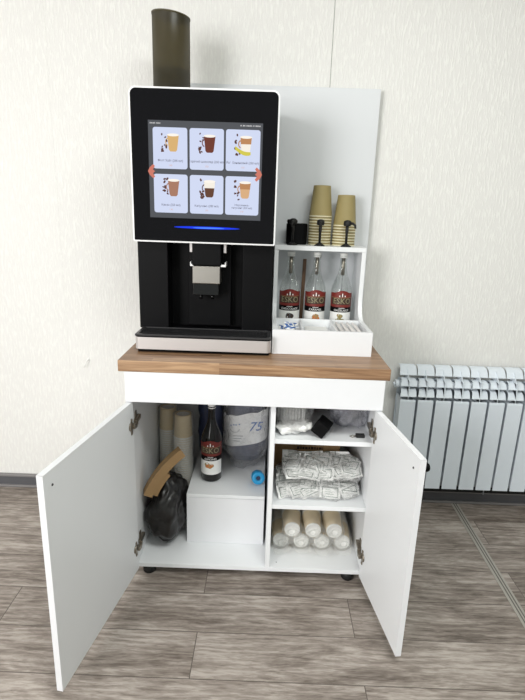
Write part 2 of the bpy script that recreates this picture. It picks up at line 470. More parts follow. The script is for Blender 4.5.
def door(hx, ang, w, side):
    """side=+1: left door, inner face looks to +x"""
    a = R(ang); d = Vector((math.cos(a) * (1 if side > 0 else -1), -math.sin(a), 0))
    n = Vector((-d.y, d.x, 0)) if side > 0 else Vector((d.y, -d.x, 0))   # towards the inside
    D = Matrix(((d.x, n.x, 0, hx), (d.y, n.y, 0, YF - .0042), (0, 0, 1, 0), (0, 0, 0, 1)))
    b = bmesh.new()
    box(b, 0, w - .0006, 0, .018, .0356, .7144, 0, 0, D)
    o = obj('door', b, M['white'], cab)
    b = bmesh.new()
    box(b, w - .0006, w, 0, .018, .035, .715, 0, 0, D); box(b, 0, w, 0, .018, .7144, .715, 0, 0, D)
    box(b, 0, w, 0, .018, .035, .0356, 0, 0, D)
    obj('edge_band', b, M['edge'], o)
    # knob outside, its screw inside
    if side < 0: b = bmesh.new(); KM = D @ T(w - .036, 0, .672) @ RX(PI / 2); lathe(b, [(0, 0), (.006, 0), (.005, .012), (.012, .017), (.0135, .022), (.011, .027), (0, .028)], 20, 0, KM); obj('knob', b, M['blk'], o)
    b = bmesh.new(); lathe(b, [(0, 0), (.0035, 0), (.003, .002), (0, .002)], 12, 0, D @ T(w - .036, .018, .672) @ RX(-PI / 2)); obj('screw', b, M['ink'], o)
    for z in (.63, .135):
        b = bmesh.new()
        box(b, .014, .024, .0182, .0215, z - .032, z + .028, .001, 0, D)            # cup flange, edge-on
        lathe(b, [(0, 0), (.0165, 0), (.0165, .003), (.012, .005), (0, .005)], 20, 0, D @ T(.022, .018, z) @ RX(-PI / 2))
        for q in (-.026, .022): lathe(b, [(0, 0), (.003, 0), (.003, .0015), (0, .0015)], 8, 0, D @ T(.019, .0212, z + q) @ RX(-PI / 2))
        # arm reaching to the plate on the cabinet side
        s = side; xs = (XL + TH) if side > 0 else (XR - TH)
        box(b, -.004, .018, .0215, .032, z - .010, z + .006, .002, 0, D)
        x0, x1 = sorted((xs + s * .0005, xs + s * .014))
        box(b, x0, x1, YF + .004, YF + .062, z - .004, z + .012, .002)
        x0, x1 = sorted((xs + s * .0005, xs + s * .004))
        box(b, x0, x1, YF + .022, YF + .042, z - .026, z + .034, .001)
        x0, x1 = sorted((xs + s * .004, xs + s * .017))
        box(b, x0, x1, YF - .008, YF + .012, z - .008, z + .006, .002)
        obj('hinge', b, M['chrome'], o)
    return o
door(XL + .005, 99.4, .521, 1)
door(XR - .005, 98.5, .359, -1)

# worktop
b = bmesh.new(); box(b, -.4435, .4785, -.6205, -.002, ZT, .867, .0025)
tag(recenter(obj('worktop', b, M['wood']), (0, -.3, ZT)), 'brown wood-effect worktop lying on the white cabinet', 'worktop')
HT = .867

# ------------------------------------------------------------------ things on the right: display stand
DX0, DX1 = .0765, .4385
st = thing('display_stand', 'white stand with tall backboard, bottle shelf and open tray on the worktop', 'stand', (.26, -.25, HT))
b = bmesh.new(); box(b, -.33, .4764, -.035, -.019, HT, 1.849, .001); obj('backboard', b, M['cool'], st)
prof = [(-.035, HT), (-.473 + .014, HT), (-.473 + .014, .957), (-.30, .957)]
cx_, cz_, rr_ = -.285, 1.03, .0
for k in range(9):
    a = PI / 2 * k / 8
    prof.append((-.29 + .075 * math.sin(a), .957 + .085 * (1 - math.cos(a))))
prof += [(-.215, 1.222), (-.035, 1.222)]
for x0, x1 in ((DX0, DX0 + .016), (DX1 - .016, DX1)):
    b = bmesh.new(); prism(b, prof, x0, x1, 'x'); obj('side_panel', b, M['white'], st)
b = bmesh.new(); box(b, DX0, DX1, -.217, -.035, 1.2222, 1.2400, .001); obj('shelf', b, M['white'], st)
b = bmesh.new(); box(b, DX0, DX1, -.473, -.459, HT, .957, .001); obj('front_panel', b, M['edge'], st)
b = bmesh.new(); box(b, DX0 + .016, DX1 - .016, -.459, -.035, HT, .879); obj('base_panel', b, M['white'], st)
b = bmesh.new(); box(b, DX0 + .016, DX1 - .016, -.459, -.262, .918, .922); box(b, DX0 + .016, DX1 - .016, -.266, -.258, .879, .957, .001)
obj('tray', b, M['white'], st)
for x in (.184, .306):
    b = bmesh.new(); box(b, x, x + .006, -.458, -.267, .922, .956, .001); obj('partition', b, M['white'], st)

# syrup bottles -------------------------------------------------------------
BR = .0425
def bottle_prof(h=.335):
    return [(0, 0), (BR - .006, 0), (BR, .006), (BR, .186), (BR - .003, .200), (.031, .222), (.021, .246), (.0155, .268), (.0140, .290), (.0140, .318), (.0155, .320), (.0155, .326)]
def make_bottle(pos, label, full, fruit, flavour, cat='bottle', group=None, cap='paper'):
    t = thing('syrup_bottle', label, cat, pos, group)
    P = Matrix.Translation(pos)
    b = bmesh.new(); lathe(b, bottle_prof(), 40, 0, P); obj('glass_body', b, M['syrup'] if full else M['clear'], t)
    if not full:
        b = bmesh.new(); lathe(b, [(0, .003), (BR - .006, .003), (BR - .003, .008), (BR - .003, .016), (0, .016)], 32, 0, P)
        obj('syrup_residue', b, M['gold'], t)
    r = BR + .0006; A = R(78)
    b = bmesh.new()
    top = lambda a: .1775 + .0105 * max(0, math.cos(a * 1.9)) ** 1.5 * (abs(a) < .82)
    wrap(b, r, -A, A, .1195, .18, 0, 24, top)
    wrap(b, r + .0002, -A * .80, A * .80, .130, .157, 4)
    wrap(b, r, -A, A, .0985, .1195, 1)
    wrap(b, r, -A, A, .036, .0985, 2)
    wrap(b, r + .0003, -A * .86, A * .86, .158, .1592, 3)
    text_bm(b, 'ESKO', .032, T(0, 0, .1435), 8, r + .0005, .0003, sx=1.0)
    text_bm(b, flavour, .0125, T(0, 0, .1060), 5, r + .0003, .0002)
    for q in range(7): wrap(b, r + .0004, -.27 + q * .08, -.27 + q * .08 + .055, .1145, .1170, 5, 2)
    # small crest over the name
    for q in range(5):
        a = (q - 2) * .13
        wrap(b, r + .0004, a - .045, a + .045, .162, .168 + .004 * (2 - abs(q - 2)), 4 if q % 2 else 5, 3)
    # picture of nuts / chocolate on the white field
    random.seed(len(flavour) * 5 + (3 if full else 0))
    for q in range(9):
        a = random.uniform(-.30, .30); z = .060 + random.uniform(0, .026)
        s = random.uniform(.009, .0135)
        tt = bmesh.new(); n = 8; vs = []
        for i in range(n):
            th = 2 * PI * i / n; aa = a + s * math.cos(th) / r * random.uniform(.8, 1.1); zz = z + s * .8 * math.sin(th) * random.uniform(.8, 1.1)
            vs.append(tt.verts.new(((r + .0004 + q * .00003) * math.sin(aa), -(r + .0004 + q * .00003) * math.cos(aa), zz)))
        tt.faces.new(vs); merge(b, tt, 6 + (q % 2))
    for v in b.verts: v.co += Vector(pos)
    pic = {'orange': (M['orange'], M['gold']), 'olive': (M['olive'], M['gold']), 'choc': (M['dark'], M['ink'])}[fruit]
    obj('front_label', b, [M['red'], M['blk'], M['paper'], M['gold'], M['dark'], M['paper'], pic[0], pic[1], M['lett']], t)
    b = bmesh.new()
    lathe(b, [(.0145, .316), (.0155, .317), (.0155, .3335), (.0145, .335), (0, .335)], 24, 0, P)
    obj('cap', b, M[cap], t)
    if not full:
        b = bmesh.new()
        lathe(b, [(0, .245), (.0075, .246), (.0075, .318), (0, .318)], 16, 0, P)
        obj('pump_cylinder', b, M['chrome'], t)
        b = bmesh.new()
        lathe(b, [(0, .008), (.0022, .008), (.0022, .256), (0, .256)], 10, 0, P)
        obj('dip_tube', b, M['grey'], t)
    return t
BZ = .879
bg = 'syrup bottles on the white stand'
make_bottle((.146, -.165, BZ), 'clear syrup bottle, leftmost under the shelf, dark chocolate picture on label', 0, 'choc', 'CHOCOLATE', group=bg)
make_bottle((.252, -.165, BZ), 'clear syrup bottle, middle one under the shelf, orange-brown nuts on label', 0, 'orange', 'CARAMEL', group=bg)
make_bottle((.359, -.165, BZ), 'clear syrup bottle, rightmost under the shelf, green-brown hazelnuts on label', 0, 'olive', 'HAZELNUT', group=bg)
# thin brown stirrer board between the bottles
b = bmesh.new(); box(b, -.0075, .0075, -.003, .003, 0, .300, .0015, 0, T(.2015, -.090, BZ) @ RY(R(1.2)) @ RX(R(-2)))
tag(recenter(obj('stir_stick', b, M['stick']), (.2, -.1, BZ)), 'tall thin brown wooden stick standing behind the two left bottles', 'stick')

# pumps over the shelf
def make_pump(x, y, label, ang):
    z = 1.2402
    t = thing('syrup_pump', label, 'pump', (x, y, z), 'syrup pumps on the shelf'); P = T(x, y, z)
    b = bmesh.new(); lathe(b, [(0, 0), (.021, 0), (.021, .003), (.012, .008), (.008, .012), (0, .012)], 24, 0, P); obj('collar', b, M['rubber'], t)
    b = bmesh.new(); lathe(b, [(0, .010), (.0052, .010), (.0052, .055), (.0065, .057), (.0065, .082), (0, .082)], 16, 0, P); obj('stem', b, M['rubber'], t)
    b = bmesh.new()
    lathe(b, [(0, .080), (.0135, .081), (.0155, .088), (.0145, .099), (.008, .103), (0, .104)], 20, 0, P); obj('pump_head', b, M['rubber'], t)
    d = Vector((math.cos(ang), math.sin(ang), 0)); c = Vector((x, y, z))
    b = bmesh.new(); tube(b, [c + Vector((0, 0, .092)) + d * .008, c + d * .024 + Vector((0, 0, .091)), c + d * .034 + Vector((0, 0, .084)), c + d * .036 + Vector((0, 0, .072))], [.0058, .005, .0045, .004], 10)
    obj('spout', b, M['rubber'], t)
make_pump(.146, -.180, 'black syrup pump in front of the black canister', R(-100))
make_pump(.255, -.180, 'black syrup pump in front of the taller cup stack', R(-95))
make_pump(.361, -.180, 'black syrup pump with spout turned right, before the shorter cup stack', R(-35))

# black canister behind the left pump
t = thing('black_canister', 'black rounded plastic holder behind the leftmost pump on the shelf', 'holder', (.165, -.11, 1.2402))
b = bmesh.new(); prism(b, [(.165 + .043 * math.copysign(abs(math.cos(a)) ** .6, math.cos(a)), -.108 + .036 * math.copysign(abs(math.sin(a)) ** .6, math.sin(a))) for a in [2 * PI * i / 40 for i in range(40)]], 1.2402, 1.324, 'z', 0, .003, None)
obj('canister_body', b, M['blk'], t)
b = bmesh.new(); prism(b, [(.145 + .022 * math.cos(a), -.112 + .022 * math.sin(a)) for a in [2 * PI * i / 24 for i in range(24)]], 1.3242, 1.339, 'z', 0, .003); obj('lid', b, M['blk'], t)

# paper cups, upside down
def cup_mesh(r0, r1, h, wall, rimm, band=.0, base=0):
    """inverted: mouth at z=0 (radius r1), base at z=h (radius r0)"""
    bm = bmesh.new()
    prof = [(r1 - .0035, .001), (r1 - .0025, 0), (r1, 0), (r1 + .0012, .002), (r1, .0045), (r1 - .0008, .005), (r0 + (r1 - r0) * .06, h * .94), (r0, h), (r0 - .003, h), (r0 - .0035, h - .006), (0, h - .006)]
    if band: prof[5] = (r1 - .0008, band)
    mis = [1, 1, 1, 1, 1, 0, base, base, base, 1]
    lathe(bm, prof, 36, 0, None, mis)
    lathe(bm, [(0, h - .0075), (r0 - .004, h - .0075), (r1 - .0035, .001)], 36, 1)
    me = bpy.data.meshes.new('paper_cup'); bm.to_mesh(me); bm.free()
    me.materials.append(wall); me.materials.append(rimm); return me
cupA = cup_mesh(.0345, .0468, .122, M['kraft'], M['cream'])
def cup_obj(me, loc, label, group):
    o = bpy.data.objects.new('paper_cup', me); C.objects.link(o); o.location = loc
    return tag(o, label, 'cup', group)
PT = .0112
for cx, n, zt, la, lb, g in ((.260, 10, 0, 'olive paper cup upside down on top of the taller stack', 'cream-rimmed paper cup nested under the taller stack, showing only its rim', 'cups nested in the taller stack'),
                             (.3605, 7, 0, 'olive paper cup upside down on top of the shorter stack', 'cream-rimmed paper cup nested under the shorter stack, showing only its rim', 'cups nested in the shorter stack')):
    for k in range(n + 1):
        cup_obj(cupA, (cx + random.uniform(-.0005, .0005), -.104, 1.2402 + PT * k), la if k == n else lb, None if k == n else g)

# things in the tray
random.seed(3)
for k in range(9):
    b = bmesh.new(); blob(b, (-.021, -.014, 0), (.021, .014, .007), k, .001, 4, 2, 60)
    box(b, -.013, -.003, -.0142, .0142, .0045, .0076, .0005, 1); box(b, .002, .014, -.006, .0142, .0045, .0076, .0005, 1)
    o = obj('creamer_sachet', b, [M['paper'], M['bluep']])
    o.location = (.118 + (k % 3) * .021, -.425 + (k // 3) * .043, .9225 + .0075 * ((k * 2) % 3) + .012); o.rotation_euler = (R(random.uniform(-15, 15)), R(random.uniform(-20, 20)), random.uniform(-.9, .9))
    tag(o, 'small blue and white sachet heaped in the left tray compartment', 'sachet', 'blue and white sachets in the tray')
for k in range(9):
    b = bmesh.new(); box(b, -.0045, .0045, -.080, .080, 0, .006, .002)
    box(b, -.0046, .0046, -.0805, -.068, -.0001, .0061, .002, 1)
    o = obj('sugar_stick', b, [M['sugar'], M['grey']]); o.location = (.3235 + .0108 * k, -.362, .9225 + .007 * (k % 2) + .012); o.rotation_euler = (R(4), 0, R(3.5))
    tag(o, 'white paper sugar stick lying in the right tray compartment', 'sugar stick', 'sugar sticks in the tray')
b = bmesh.new(); box(b, .205, .292, -.445, -.28, .9225, .932, .002)
tag(recenter(obj('napkin_stack', b, M['paper']), (.25, -.36, .9225)), 'flat white paper napkins in the middle tray compartment', 'napkins')

# ------------------------------------------------------------------ coffee machine
mc = thing('coffee_machine', 'black vending coffee machine with large touchscreen on the wooden worktop', 'coffee machine', (-.17, -.25, HT))
b = bmesh.new()
box(b, -.4235, .0715, -.31, -.06, .879, 1.745, .004)           # rear body
box(b, -.4175, .0705, -.398, -.30, 1.262, 1.742, .003)         # head behind the panel
obj('housing', b, M['blk'], mc)
for x0, x1 in ((-.4225, -.313), (-.040, .0715)):
    b = bmesh.new(); box(b, x0, x1, -.390, -.312, .928, 1.260, .003); obj('front_column', b, M['blk'], mc)
b = bmesh.new(); box(b, -.246, -.084, -.345, -.312, .935, 1.262, .003); obj('centre_column', b, M['blk'], mc)
# panel
def rrect(x0, x1, z0, z1, r, n=8):
    p = []
    for cx, cz, a0 in ((x1 - r, z1 - r, 0), (x0 + r, z1 - r, 90), (x0 + r, z0 + r, 180), (x1 - r, z0 + r, 270)):
        for k in range(n + 1):
            a = R(a0 + 90 * k / n); p.append((cx + r * math.cos(a), cz + r * math.sin(a)))
    return p
def rr2(x0, x1, z0, z1, rt, rb, n=8):
    p = []
    for cx, cz, a0, r in ((x1 - rt, z1 - rt, 0, rt), (x0 + rt, z1 - rt, 90, rt), (x0 + rb, z0 + rb, 180, rb), (x1 - rb, z0 + rb, 270, rb)):
        for k in range(n + 1):
            a = R(a0 + 90 * k / n); p.append((cx + r * math.cos(a), cz + r * math.sin(a)))
    return p
PX0, PX1, PZ0, PZ1 = -.4260, .0735, 1.2490, 1.7465
b = bmesh.new(); prism(b, rr2(PX0, PX1, PZ0, PZ1, .022, .003), -.429, -.399, 'y', 0, .0015)
obj('panel_frame', b, M['rim'], mc)
b = bmesh.new(); prism(b, rr2(PX0 + .0055, PX1 - .0055, PZ0 + .0055, PZ1 - .0055, .018, .002), -.4315, -.4292, 'y', 0, .0006)
gl = obj('touch_panel', b, M['glass_blk'], mc)
SX0, SX1, SZ0, SZ1 = -.363, .0195, 1.333, 1.645
SW, SH = SX1 - SX0, SZ1 - SZ0
b = bmesh.new(); box(b, SX0, SX1, -.4321, -.4315, SZ0, SZ1); 
print_line(b, SX0 + .006, SX0 + .045, SZ1 - .011, .0045, -.4322, 1, 1); print_line(b, SX1 - .075, SX1 - .008, SZ1 - .011, .0045, -.4322, 1, 2)
obj('screen', b, [E_['scr'], E_['stat']], gl)
names = [('Флэт Уайт (200 мл)', '140'), ('Горячий шоколад (250 мл)', '150'), ('Раф Банановый (250 мл)', '170'),
         ('Какао (250 мл)', '140'), ('Капучино (200 мл)', '150'), ('Мороженое-\nкапучино (250 мл)', '170')]
cols = [('latte', 'latte', 'foam'), ('choc', 'choc', 'foam'), ('milk', 'caramel', 'foam'), ('cocoa', 'cocoa', 'foam'), ('cap', 'milk', 'foam'), ('ice', 'caramel', 'foam')]
k = 0
for v0, v1 in ((.068, .485), (.54, .945)):
    for u0, u1 in ((.040, .342), (.362, .662), (.680, .980)):
        x0, x1 = SX0 + u0 * SW, SX0 + u1 * SW; z1, z0 = SZ1 - v0 * SH, SZ1 - v1 * SH
        b = bmesh.new(); prism(b, rrect(x0, x1, z0, z1, .008, 5), -.4325, -.4321, 'y')
        text_bm(b, names[k][0], .0104 if k != 5 else .009, T((x0 + x1) / 2, -.4326, z0 + (.026 if k != 5 else .028)), 1, None, .00005, sx=.92)
        text_bm(b, names[k][1], .008, T((x0 + x1) / 2, -.4326, z0 + .011), 2, None, .00005)
        obj('drink_card', b, [E_['card'], E_['txt'], E_['price']], gl)
        # mug picture
        b = bmesh.new(); cx = (x0 + x1) / 2 + .010; cz = z0 + .081
        Y_ = -.4327
        w, h = .0195, .052
        lo = h * .45 if k in (2, 4, 5) else 0
        flat(b, [(cx - w, cz + h / 2), (cx - w * .74, cz - h / 2 + .006), (cx - w * .5, cz - h / 2), (cx + w * .45, cz - h / 2), (cx + w * .68, cz - h / 2 + .005), (cx + w, cz + h / 2)], 0, T(0, Y_, 0))
        if lo: flat(b, [(cx - w * .97, cz + h / 2), (cx - w * .9, cz + h * .08), (cx + w * .87, cz + h * .08), (cx + w * .97, cz + h / 2)], 1, T(0, Y_ - .0001, 0))
        flat(b, [(cx + w * 1.03 * math.cos(a), cz + h / 2 + .0045 * math.sin(a)) for a in [2 * PI * i / 16 for i in range(16)]], 2, T(0, Y_ - .0002, 0))
        ring = []
        for i in range(9):
            a = R(-80 + 160 * i / 8); ring.append((cx - w * .85 - .010 * math.cos(a), cz + .004 + .013 * math.sin(a)))
        for i in range(9):
            a = R(80 - 160 * i / 8); ring.append((cx - w * .85 - .0068 * math.cos(a), cz + .004 + .009 * math.sin(a)))
        flat(b, ring, 1 if k != 4 else 0, T(0, Y_ + .00005, 0))
        random.seed(40 + k)
        for q in range(11):
            bx, bz = cx - w - .001 - random.uniform(0, .017), cz - h / 2 + random.uniform(-.004, h * (1.15 if q > 4 else .45)); s = random.uniform(.0035, .0060)
            th0 = random.uniform(0, PI)
            flat(b, [(bx + s * math.cos(a) * math.cos(th0) - s * .6 * math.sin(a) * math.sin(th0), bz + s * math.cos(a) * math.sin(th0) + s * .6 * math.sin(a) * math.cos(th0)) for a in [2 * PI * i / 10 for i in range(10)]], 3, T(0, Y_ - .00004 * (q + 1), 0))
        if k == 2:
            flat(b, [(cx - .036 + .052 * i / 8, cz - h / 2 + .012 - .018 * math.sin(PI * i / 12)) for i in range(9)] + [(cx + .016 - .052 * i / 8, cz - h / 2 + .006 + .018 * i / 8 - .006 * math.sin(PI * i / 8)) for i in range(9)], 4, T(0, Y_ - .0006, 0))
        c = cols[k]
        obj('mug_picture', b, [E_[c[0]], E_[c[1]], E_[c[2]], E_['bean'], E_['banana']], gl)
        k += 1
for u, s in ((.022, 1), (.972, -1)):
    b = bmesh.new(); cx = SX0 + u * SW; cz = SZ1 - .515 * SH
    flat(b, [(cx - s * .012, cz), (cx - s * .006, cz + .012), (cx + s * .006, cz + .023), (cx + s * .012, cz + .017), (cx + s * .005, cz + .006), (cx + s * .012, cz), (cx + s * .005, cz - .006), (cx + s * .012, cz - .017), (cx + s * .006, cz - .023), (cx - s * .006, cz - .012)], 0, T(0, -.4335, 0))
    obj('arrow_icon', b, E_['arrow'], gl)
b = bmesh.new()
flat(b, [(-.166 + .115 * math.cos(a), 1.303 + .0042 * math.sin(a)) for a in [2 * PI * i / 40 for i in range(40)]], 0, T(0, -.4319, 0))
flat(b, [(-.160 + .055 * math.cos(a), 1.3025 + .0022 * math.sin(a)) for a in [2 * PI * i / 32 for i in range(32)]], 1, T(0, -.4321, 0))
obj('status_light', b, [E_['blue'], E_['blue2']], gl)
# nozzle assembly
noz = bmesh.new(); box(noz, -.222, -.118, -.410, -.345, 1.170, 1.262, .003); nz = obj('dispenser_head', noz, M['blk'], mc)
b = bmesh.new(); box(b, -.219, -.120, -.418, -.36, 1.106, 1.168, .002); obj('steel_cover', b, M['steel'], nz)
b = bmesh.new(); box(b, -.219, -.124, -.414, -.362, 1.062, 1.106, .003); obj('nozzle_block', b, M['blkg'], nz)
for x in (-.192, -.150):
    b = bmesh.new(); lathe(b, [(0, 1.046), (.006, 1.046), (.008, 1.062), (0, 1.062)], 14, 0, T(x, -.39, 0))
    obj('spout', b, M['blkg'], nz)
for s, x in ((-1, -.228), (1, -.105)):
    b = bmesh.new(); box(b, x - .005, x + .005, -.392, -.345, 1.215, 1.255, .001)
    obj('bracket', b, M['steel_l'], nz)
    b = bmesh.new(); xa, xb = sorted((x + s * .001, x - s * .014 if s > 0 else x + .010))
    box(b, xa, xb, -.404, -.392, 1.166, 1.174, .001); box(b, x - .002 if s < 0 else x + .001 - .0, x + .001 if s < 0 else x + .004, -.404, -.345, 1.166, 1.182, .0008)
    obj('side_hook', b, M['rim'], nz)
# drip tray
b = bmesh.new()
box(b, -.405, .0665, -.500, -.312, .867, .880, .002)
prism(b, [(-.409, -.312)] + [(-.409 + .016 - .016 * math.cos(R(a)), -.499 - .016 * math.sin(R(a))) for a in range(0, 91, 15)] + [(.071 - .016 + .016 * math.sin(R(a)), -.499 - .016 * math.cos(R(a))) for a in range(0, 91, 15)] + [(.071, -.312)], .880, .9265, 'z', 0, .001)
dt = obj('drip_tray', b, M['blk'], mc)
b = bmesh.new()
pts = [(-.4105, -.395)] + [(-.4105 + .017 - .017 * math.cos(R(a)), -.4995 - .0165 * math.sin(R(a))) for a in range(0, 91, 15)] + [(.0725 - .017 + .017 * math.sin(R(a)), -.4995 - .0165 * math.cos(R(a))) for a in range(0, 91, 15)] + [(.0725, -.395)]
inn = [(x * 1.0 + (.0015 if x < -.17 else -.0015), y + .0015) for x, y in pts][::-1]
prism(b, pts + inn, .8795, .9230, 'z')
obj('steel_band', b, M['steel_l'], dt)
b = bmesh.new()
fr = [(-.410, .0715, -.5145, -.502), (-.410, .0715, -.401, -.392), (-.410, -.396, -.502, -.401), (.058, .0715, -.502, -.401)]
for x0, x1, y0, y1 in fr: box(b, x0, x1, y0, y1, .9265, .934, .0015)
for s in (1, -1):
    for i in range(-6, 46):
        xa = -.402 + i * .0105; ya, yb = -.502, -.401; L_ = (yb - ya)
        if s > 0: p, q = (xa, ya), (xa + L_ * .8, yb)
        else: p, q = (xa + L_ * .8, ya), (xa, yb)
        p, q = list(p), list(q)
        def clip(p, q):
            (x0, y0), (x1, y1) = p, q
            lo, hi = -.398, .060
            if x0 > x1: x0, y0, x1, y1 = x1, y1, x0, y0
            if x1 <= lo or x0 >= hi: return None
            if x0 < lo: y0 += (y1 - y0) * (lo - x0) / (x1 - x0); x0 = lo
            if x1 > hi: y1 = y0 + (y1 - y0) * (hi - x0) / (x1 - x0); x1 = hi
            return (x0, y0, x1, y1)
        c = clip(p, q)
        if c is None: continue
        x0, y0, x1, y1 = c; ln = math.hypot(x1 - x0, y1 - y0)
        if ln < .006: continue
        box(b, 0, ln, -.0012, .0012, .9275, .9315, 0, 0, T(x0, y0, 0) @ RZ(math.atan2(y1 - y0, x1 - x0)))
obj('drip_grille', b, M['grille'], dt)
# bean hopper
HX, HY, HZ = -.3155, -.25, 1.745
hp_b = bmesh.new()
lathe(hp_b, [(.0655, .02), (.0655, .02), (.0655, .258)], 48, 0, T(HX, HY, HZ))
for v in hp_b.verts:
    if v.co.z > HZ + .2: v.co.z += -.10 * (v.co.x - HX) + .03 * (v.co.y - HY)
hp = obj('bean_hopper', hp_b, M['smoked'], mc)
b = bmesh.new(); lathe(b, [(0, -.001), (.062, -.001), (.062, .088), (.058, .092), (0, .092)], 40, 0, T(HX, HY, HZ)); lathe(b, [(.062, 0), (.0672, 0), (.0672, .02), (.062, .02)], 40, 0, T(HX, HY, HZ)); obj('hopper_base', b, M['blkg'], hp)
b = bmesh.new(); lathe(b, [(0, .2585), (.0668, .2585), (.0668, .2635), (0, .2635)], 48, 0, T(HX, HY, HZ))
for v in b.verts: v.co.z += -.10 * (v.co.x - HX) + .03 * (v.co.y - HY)
obj('hopper_lid', b, M['smokedl'], hp)
b = bmesh.new()
tube(b, [(HX - .018, HY, HZ + .094), (HX - .022, HY - .01, HZ + .16)], .0022, 8); tube(b, [(HX + .026, HY, HZ + .13), (HX + .032, HY - .01, HZ + .24)], .0018, 8)
obj('hopper_rod', b, M['steel_l'], hp)

# ------------------------------------------------------------------ left compartment
Z0 = .0522
bx = thing('white_box', 'white laminate box standing on the floor of the left compartment', 'box', (-.084, -.25, Z0))
b = bmesh.new(); box(b, -.2395, .071, -.452, -.045, Z0, .260, .0008); obj('box_body', b, M['white'], bx)
b = bmesh.new(); box(b, -.2395, .071, -.468, -.4522, Z0, .2585, .0008); obj('front_board', b, M['edge'], bx)
b = bmesh.new(); box(b, -.2395, .071, -.468, -.045, .2602, .2740, .0008); obj('top_board', b, M['white'], bx)
ZB = .2743
make_bottle((-.156, -.335, ZB), 'full dark syrup bottle with white cap standing on the white box', 1, 'orange', 'ALMOND')
# blue roll
t = thing('blue_roll', 'round bright blue plastic roll on the white box, right of the dark bottle', 'roll', (.040, -.372, ZB))
b = bmesh.new(); BM_ = T(.038, -.355, ZB + .027) @ RZ(R(8)) @ RX(PI / 2 - .25)
lathe(b, [(.009, 0), (.024, 0), (.0265, .004), (.0265, .038), (.024, .042), (.010, .042), (.009, .036), (.009, 0)], 28, 0, BM_); obj('roll_body', b, M['blue'], t)
b = bmesh.new(); lathe(b, [(0, .036), (.009, .036)], 20, 0, BM_); obj('roll_core', b, M['navy'], t)

# bagged pack with white band
pk = thing('bagged_pack', 'white banded pack with blue print inside a clear bag, behind the dark bottle', 'pack', (-.02, -.17, ZB))
b = bmesh.new(); blob(b, (-.112, -.245, ZB + .001), (.073, -.055, .62), 2, .014, 3.2, 5, 14, 0, None, True, 40, .004); obj('dark_wrapped_pack', b, M['navy'], pk)
b = bmesh.new(); tt = bmesh.new(); A_ = []; B_ = []
for i in range(31):
    a = R(-100 + 200 * i / 30); ex = .62
    x = -.020 + .099 * math.copysign(abs(math.sin(a)) ** ex, math.sin(a)); y = -.150 - .106 * math.copysign(abs(math.cos(a)) ** ex, math.cos(a))
    sag = .010 * math.sin(i / 30 * PI); til = .018 * (x + .02) / .1
    A_.append(tt.verts.new((x, y, .400 + til - sag))); B_.append(tt.verts.new((x, y, .540 + til - sag * .6 + .003 * math.sin(i * 1.3))))
for i in range(30): f = tt.faces.new((A_[i], A_[i + 1], B_[i + 1], B_[i])); f.smooth = True
merge(b, tt)
text_bm(b, '75', .058, T(.020, -.2590, .478) @ RY(R(-6)), 1, None, .0004, shear=.35)
for x, z in ((-.082, .482), (-.070, .484), (-.060, .484), (-.046, .487)): lathe(b, [(0, 0), (.0030, 0)], 10, 1, T(x, -.2580, z) @ RX(PI / 2))
for i in range(8):
    a = R(200 + 140 * i / 7); lathe(b, [(0, 0), (.0022, 0)], 8, 2, T(-.065 + .020 * math.cos(a), -.2580, .468 + .018 * math.sin(a)) @ RX(PI / 2))
for i in range(3): box(b, -.074, -.030 - .006 * i, -.2582, -.2578, .432 - .012 * i, .4345 - .012 * i, 0, 2)
obj('paper_band', b, [M['paper'], M['bluep'], M['grey']], pk)
b = bmesh.new()
def pin(q, s):
    f = 1 - .25 * max(0, q.z / s.z) ** 2; return Vector((q.x * f, q.y, q.z))
blob(b, (-.121, -.325, ZB + .0005), (.079, -.050, .700), 9, .030, 3.0, 5, 16, 0, pin, True, 50, .012); obj('clear_bag', b, M['bagg'], pk)
# dark blue pack behind the bottle
b = bmesh.new(); blob(b, (-.235, -.20, ZB + .001), (-.124, -.06, .690), 5, .014, 4, 4, 16)
tag(recenter(obj('navy_packet', b, M['navy']), (-.18, -.13, ZB)), 'dark blue wrapped packet in the back, behind the dark bottle', 'packet')

# tall sleeves of cups, wrapped
cupS = cup_mesh(.0300, .0380, .098, M['tan'], M['paper'], 0, 1)
def sleeve(name, label, cat, loc, rot, n, pitch, cupm, h, rad, group, seed, bunch=False, first=0):
    t = bpy.data.objects.new(name, None); C.objects.link(t); t.location = loc; t.rotation_euler = rot
    tag(t, label, cat, group)
    for k in range(first, n):
        o = bpy.data.objects.new('paper_cup', cupm); C.objects.link(o); o.parent = t; o.location = (0, 0, k * pitch + .002)
    H_ = (n - 1) * pitch + h + .002
    tt = bmesh.new(); off = seed * 2.7
    prof = []
    for i in range(29): prof.append((rad + .003, H_ * i / 28 ))
    prof = [(0, 0.0005)] + [(rad * .8, .0005)] + prof[1:] + [(rad * .6, H_ + .004)]
    if bunch: prof += [(rad * .42, H_ + .006), (rad * .25, H_ + .014), (rad * .45, H_ + .024), (rad * .75, H_ + .034), (rad * .9, H_ + .040)]
    else: prof += [(0, H_ + .006)]
    lathe(tt, prof, 30)
    for v in tt.verts:
        p = v.co.copy(); q = Vector((p.x * 40, p.y * 40, p.z * 22 + off))
        d = noise.noise(q) * .003
        if bunch and p.z > H_ + .006: d *= 3.2
        r_ = math.hypot(p.x, p.y)
        if r_ > 1e-5:
            k_ = max(.0, (r_ + max(-.0022, min(.0022 if p.z < H_ else .01, d)))) / r_
            v.co.x *= k_; v.co.y *= k_
    me = bpy.data.meshes.new('plastic_sleeve'); tt.to_mesh(me); tt.free(); me.materials.append(M['bagl'])
    o = bpy.data.objects.new('plastic_sleeve', me); C.objects.link(o); o.parent = t
    return t
cupT = cup_mesh(.0335, .0400, .105, M['tan'], M['paper'], .0078)
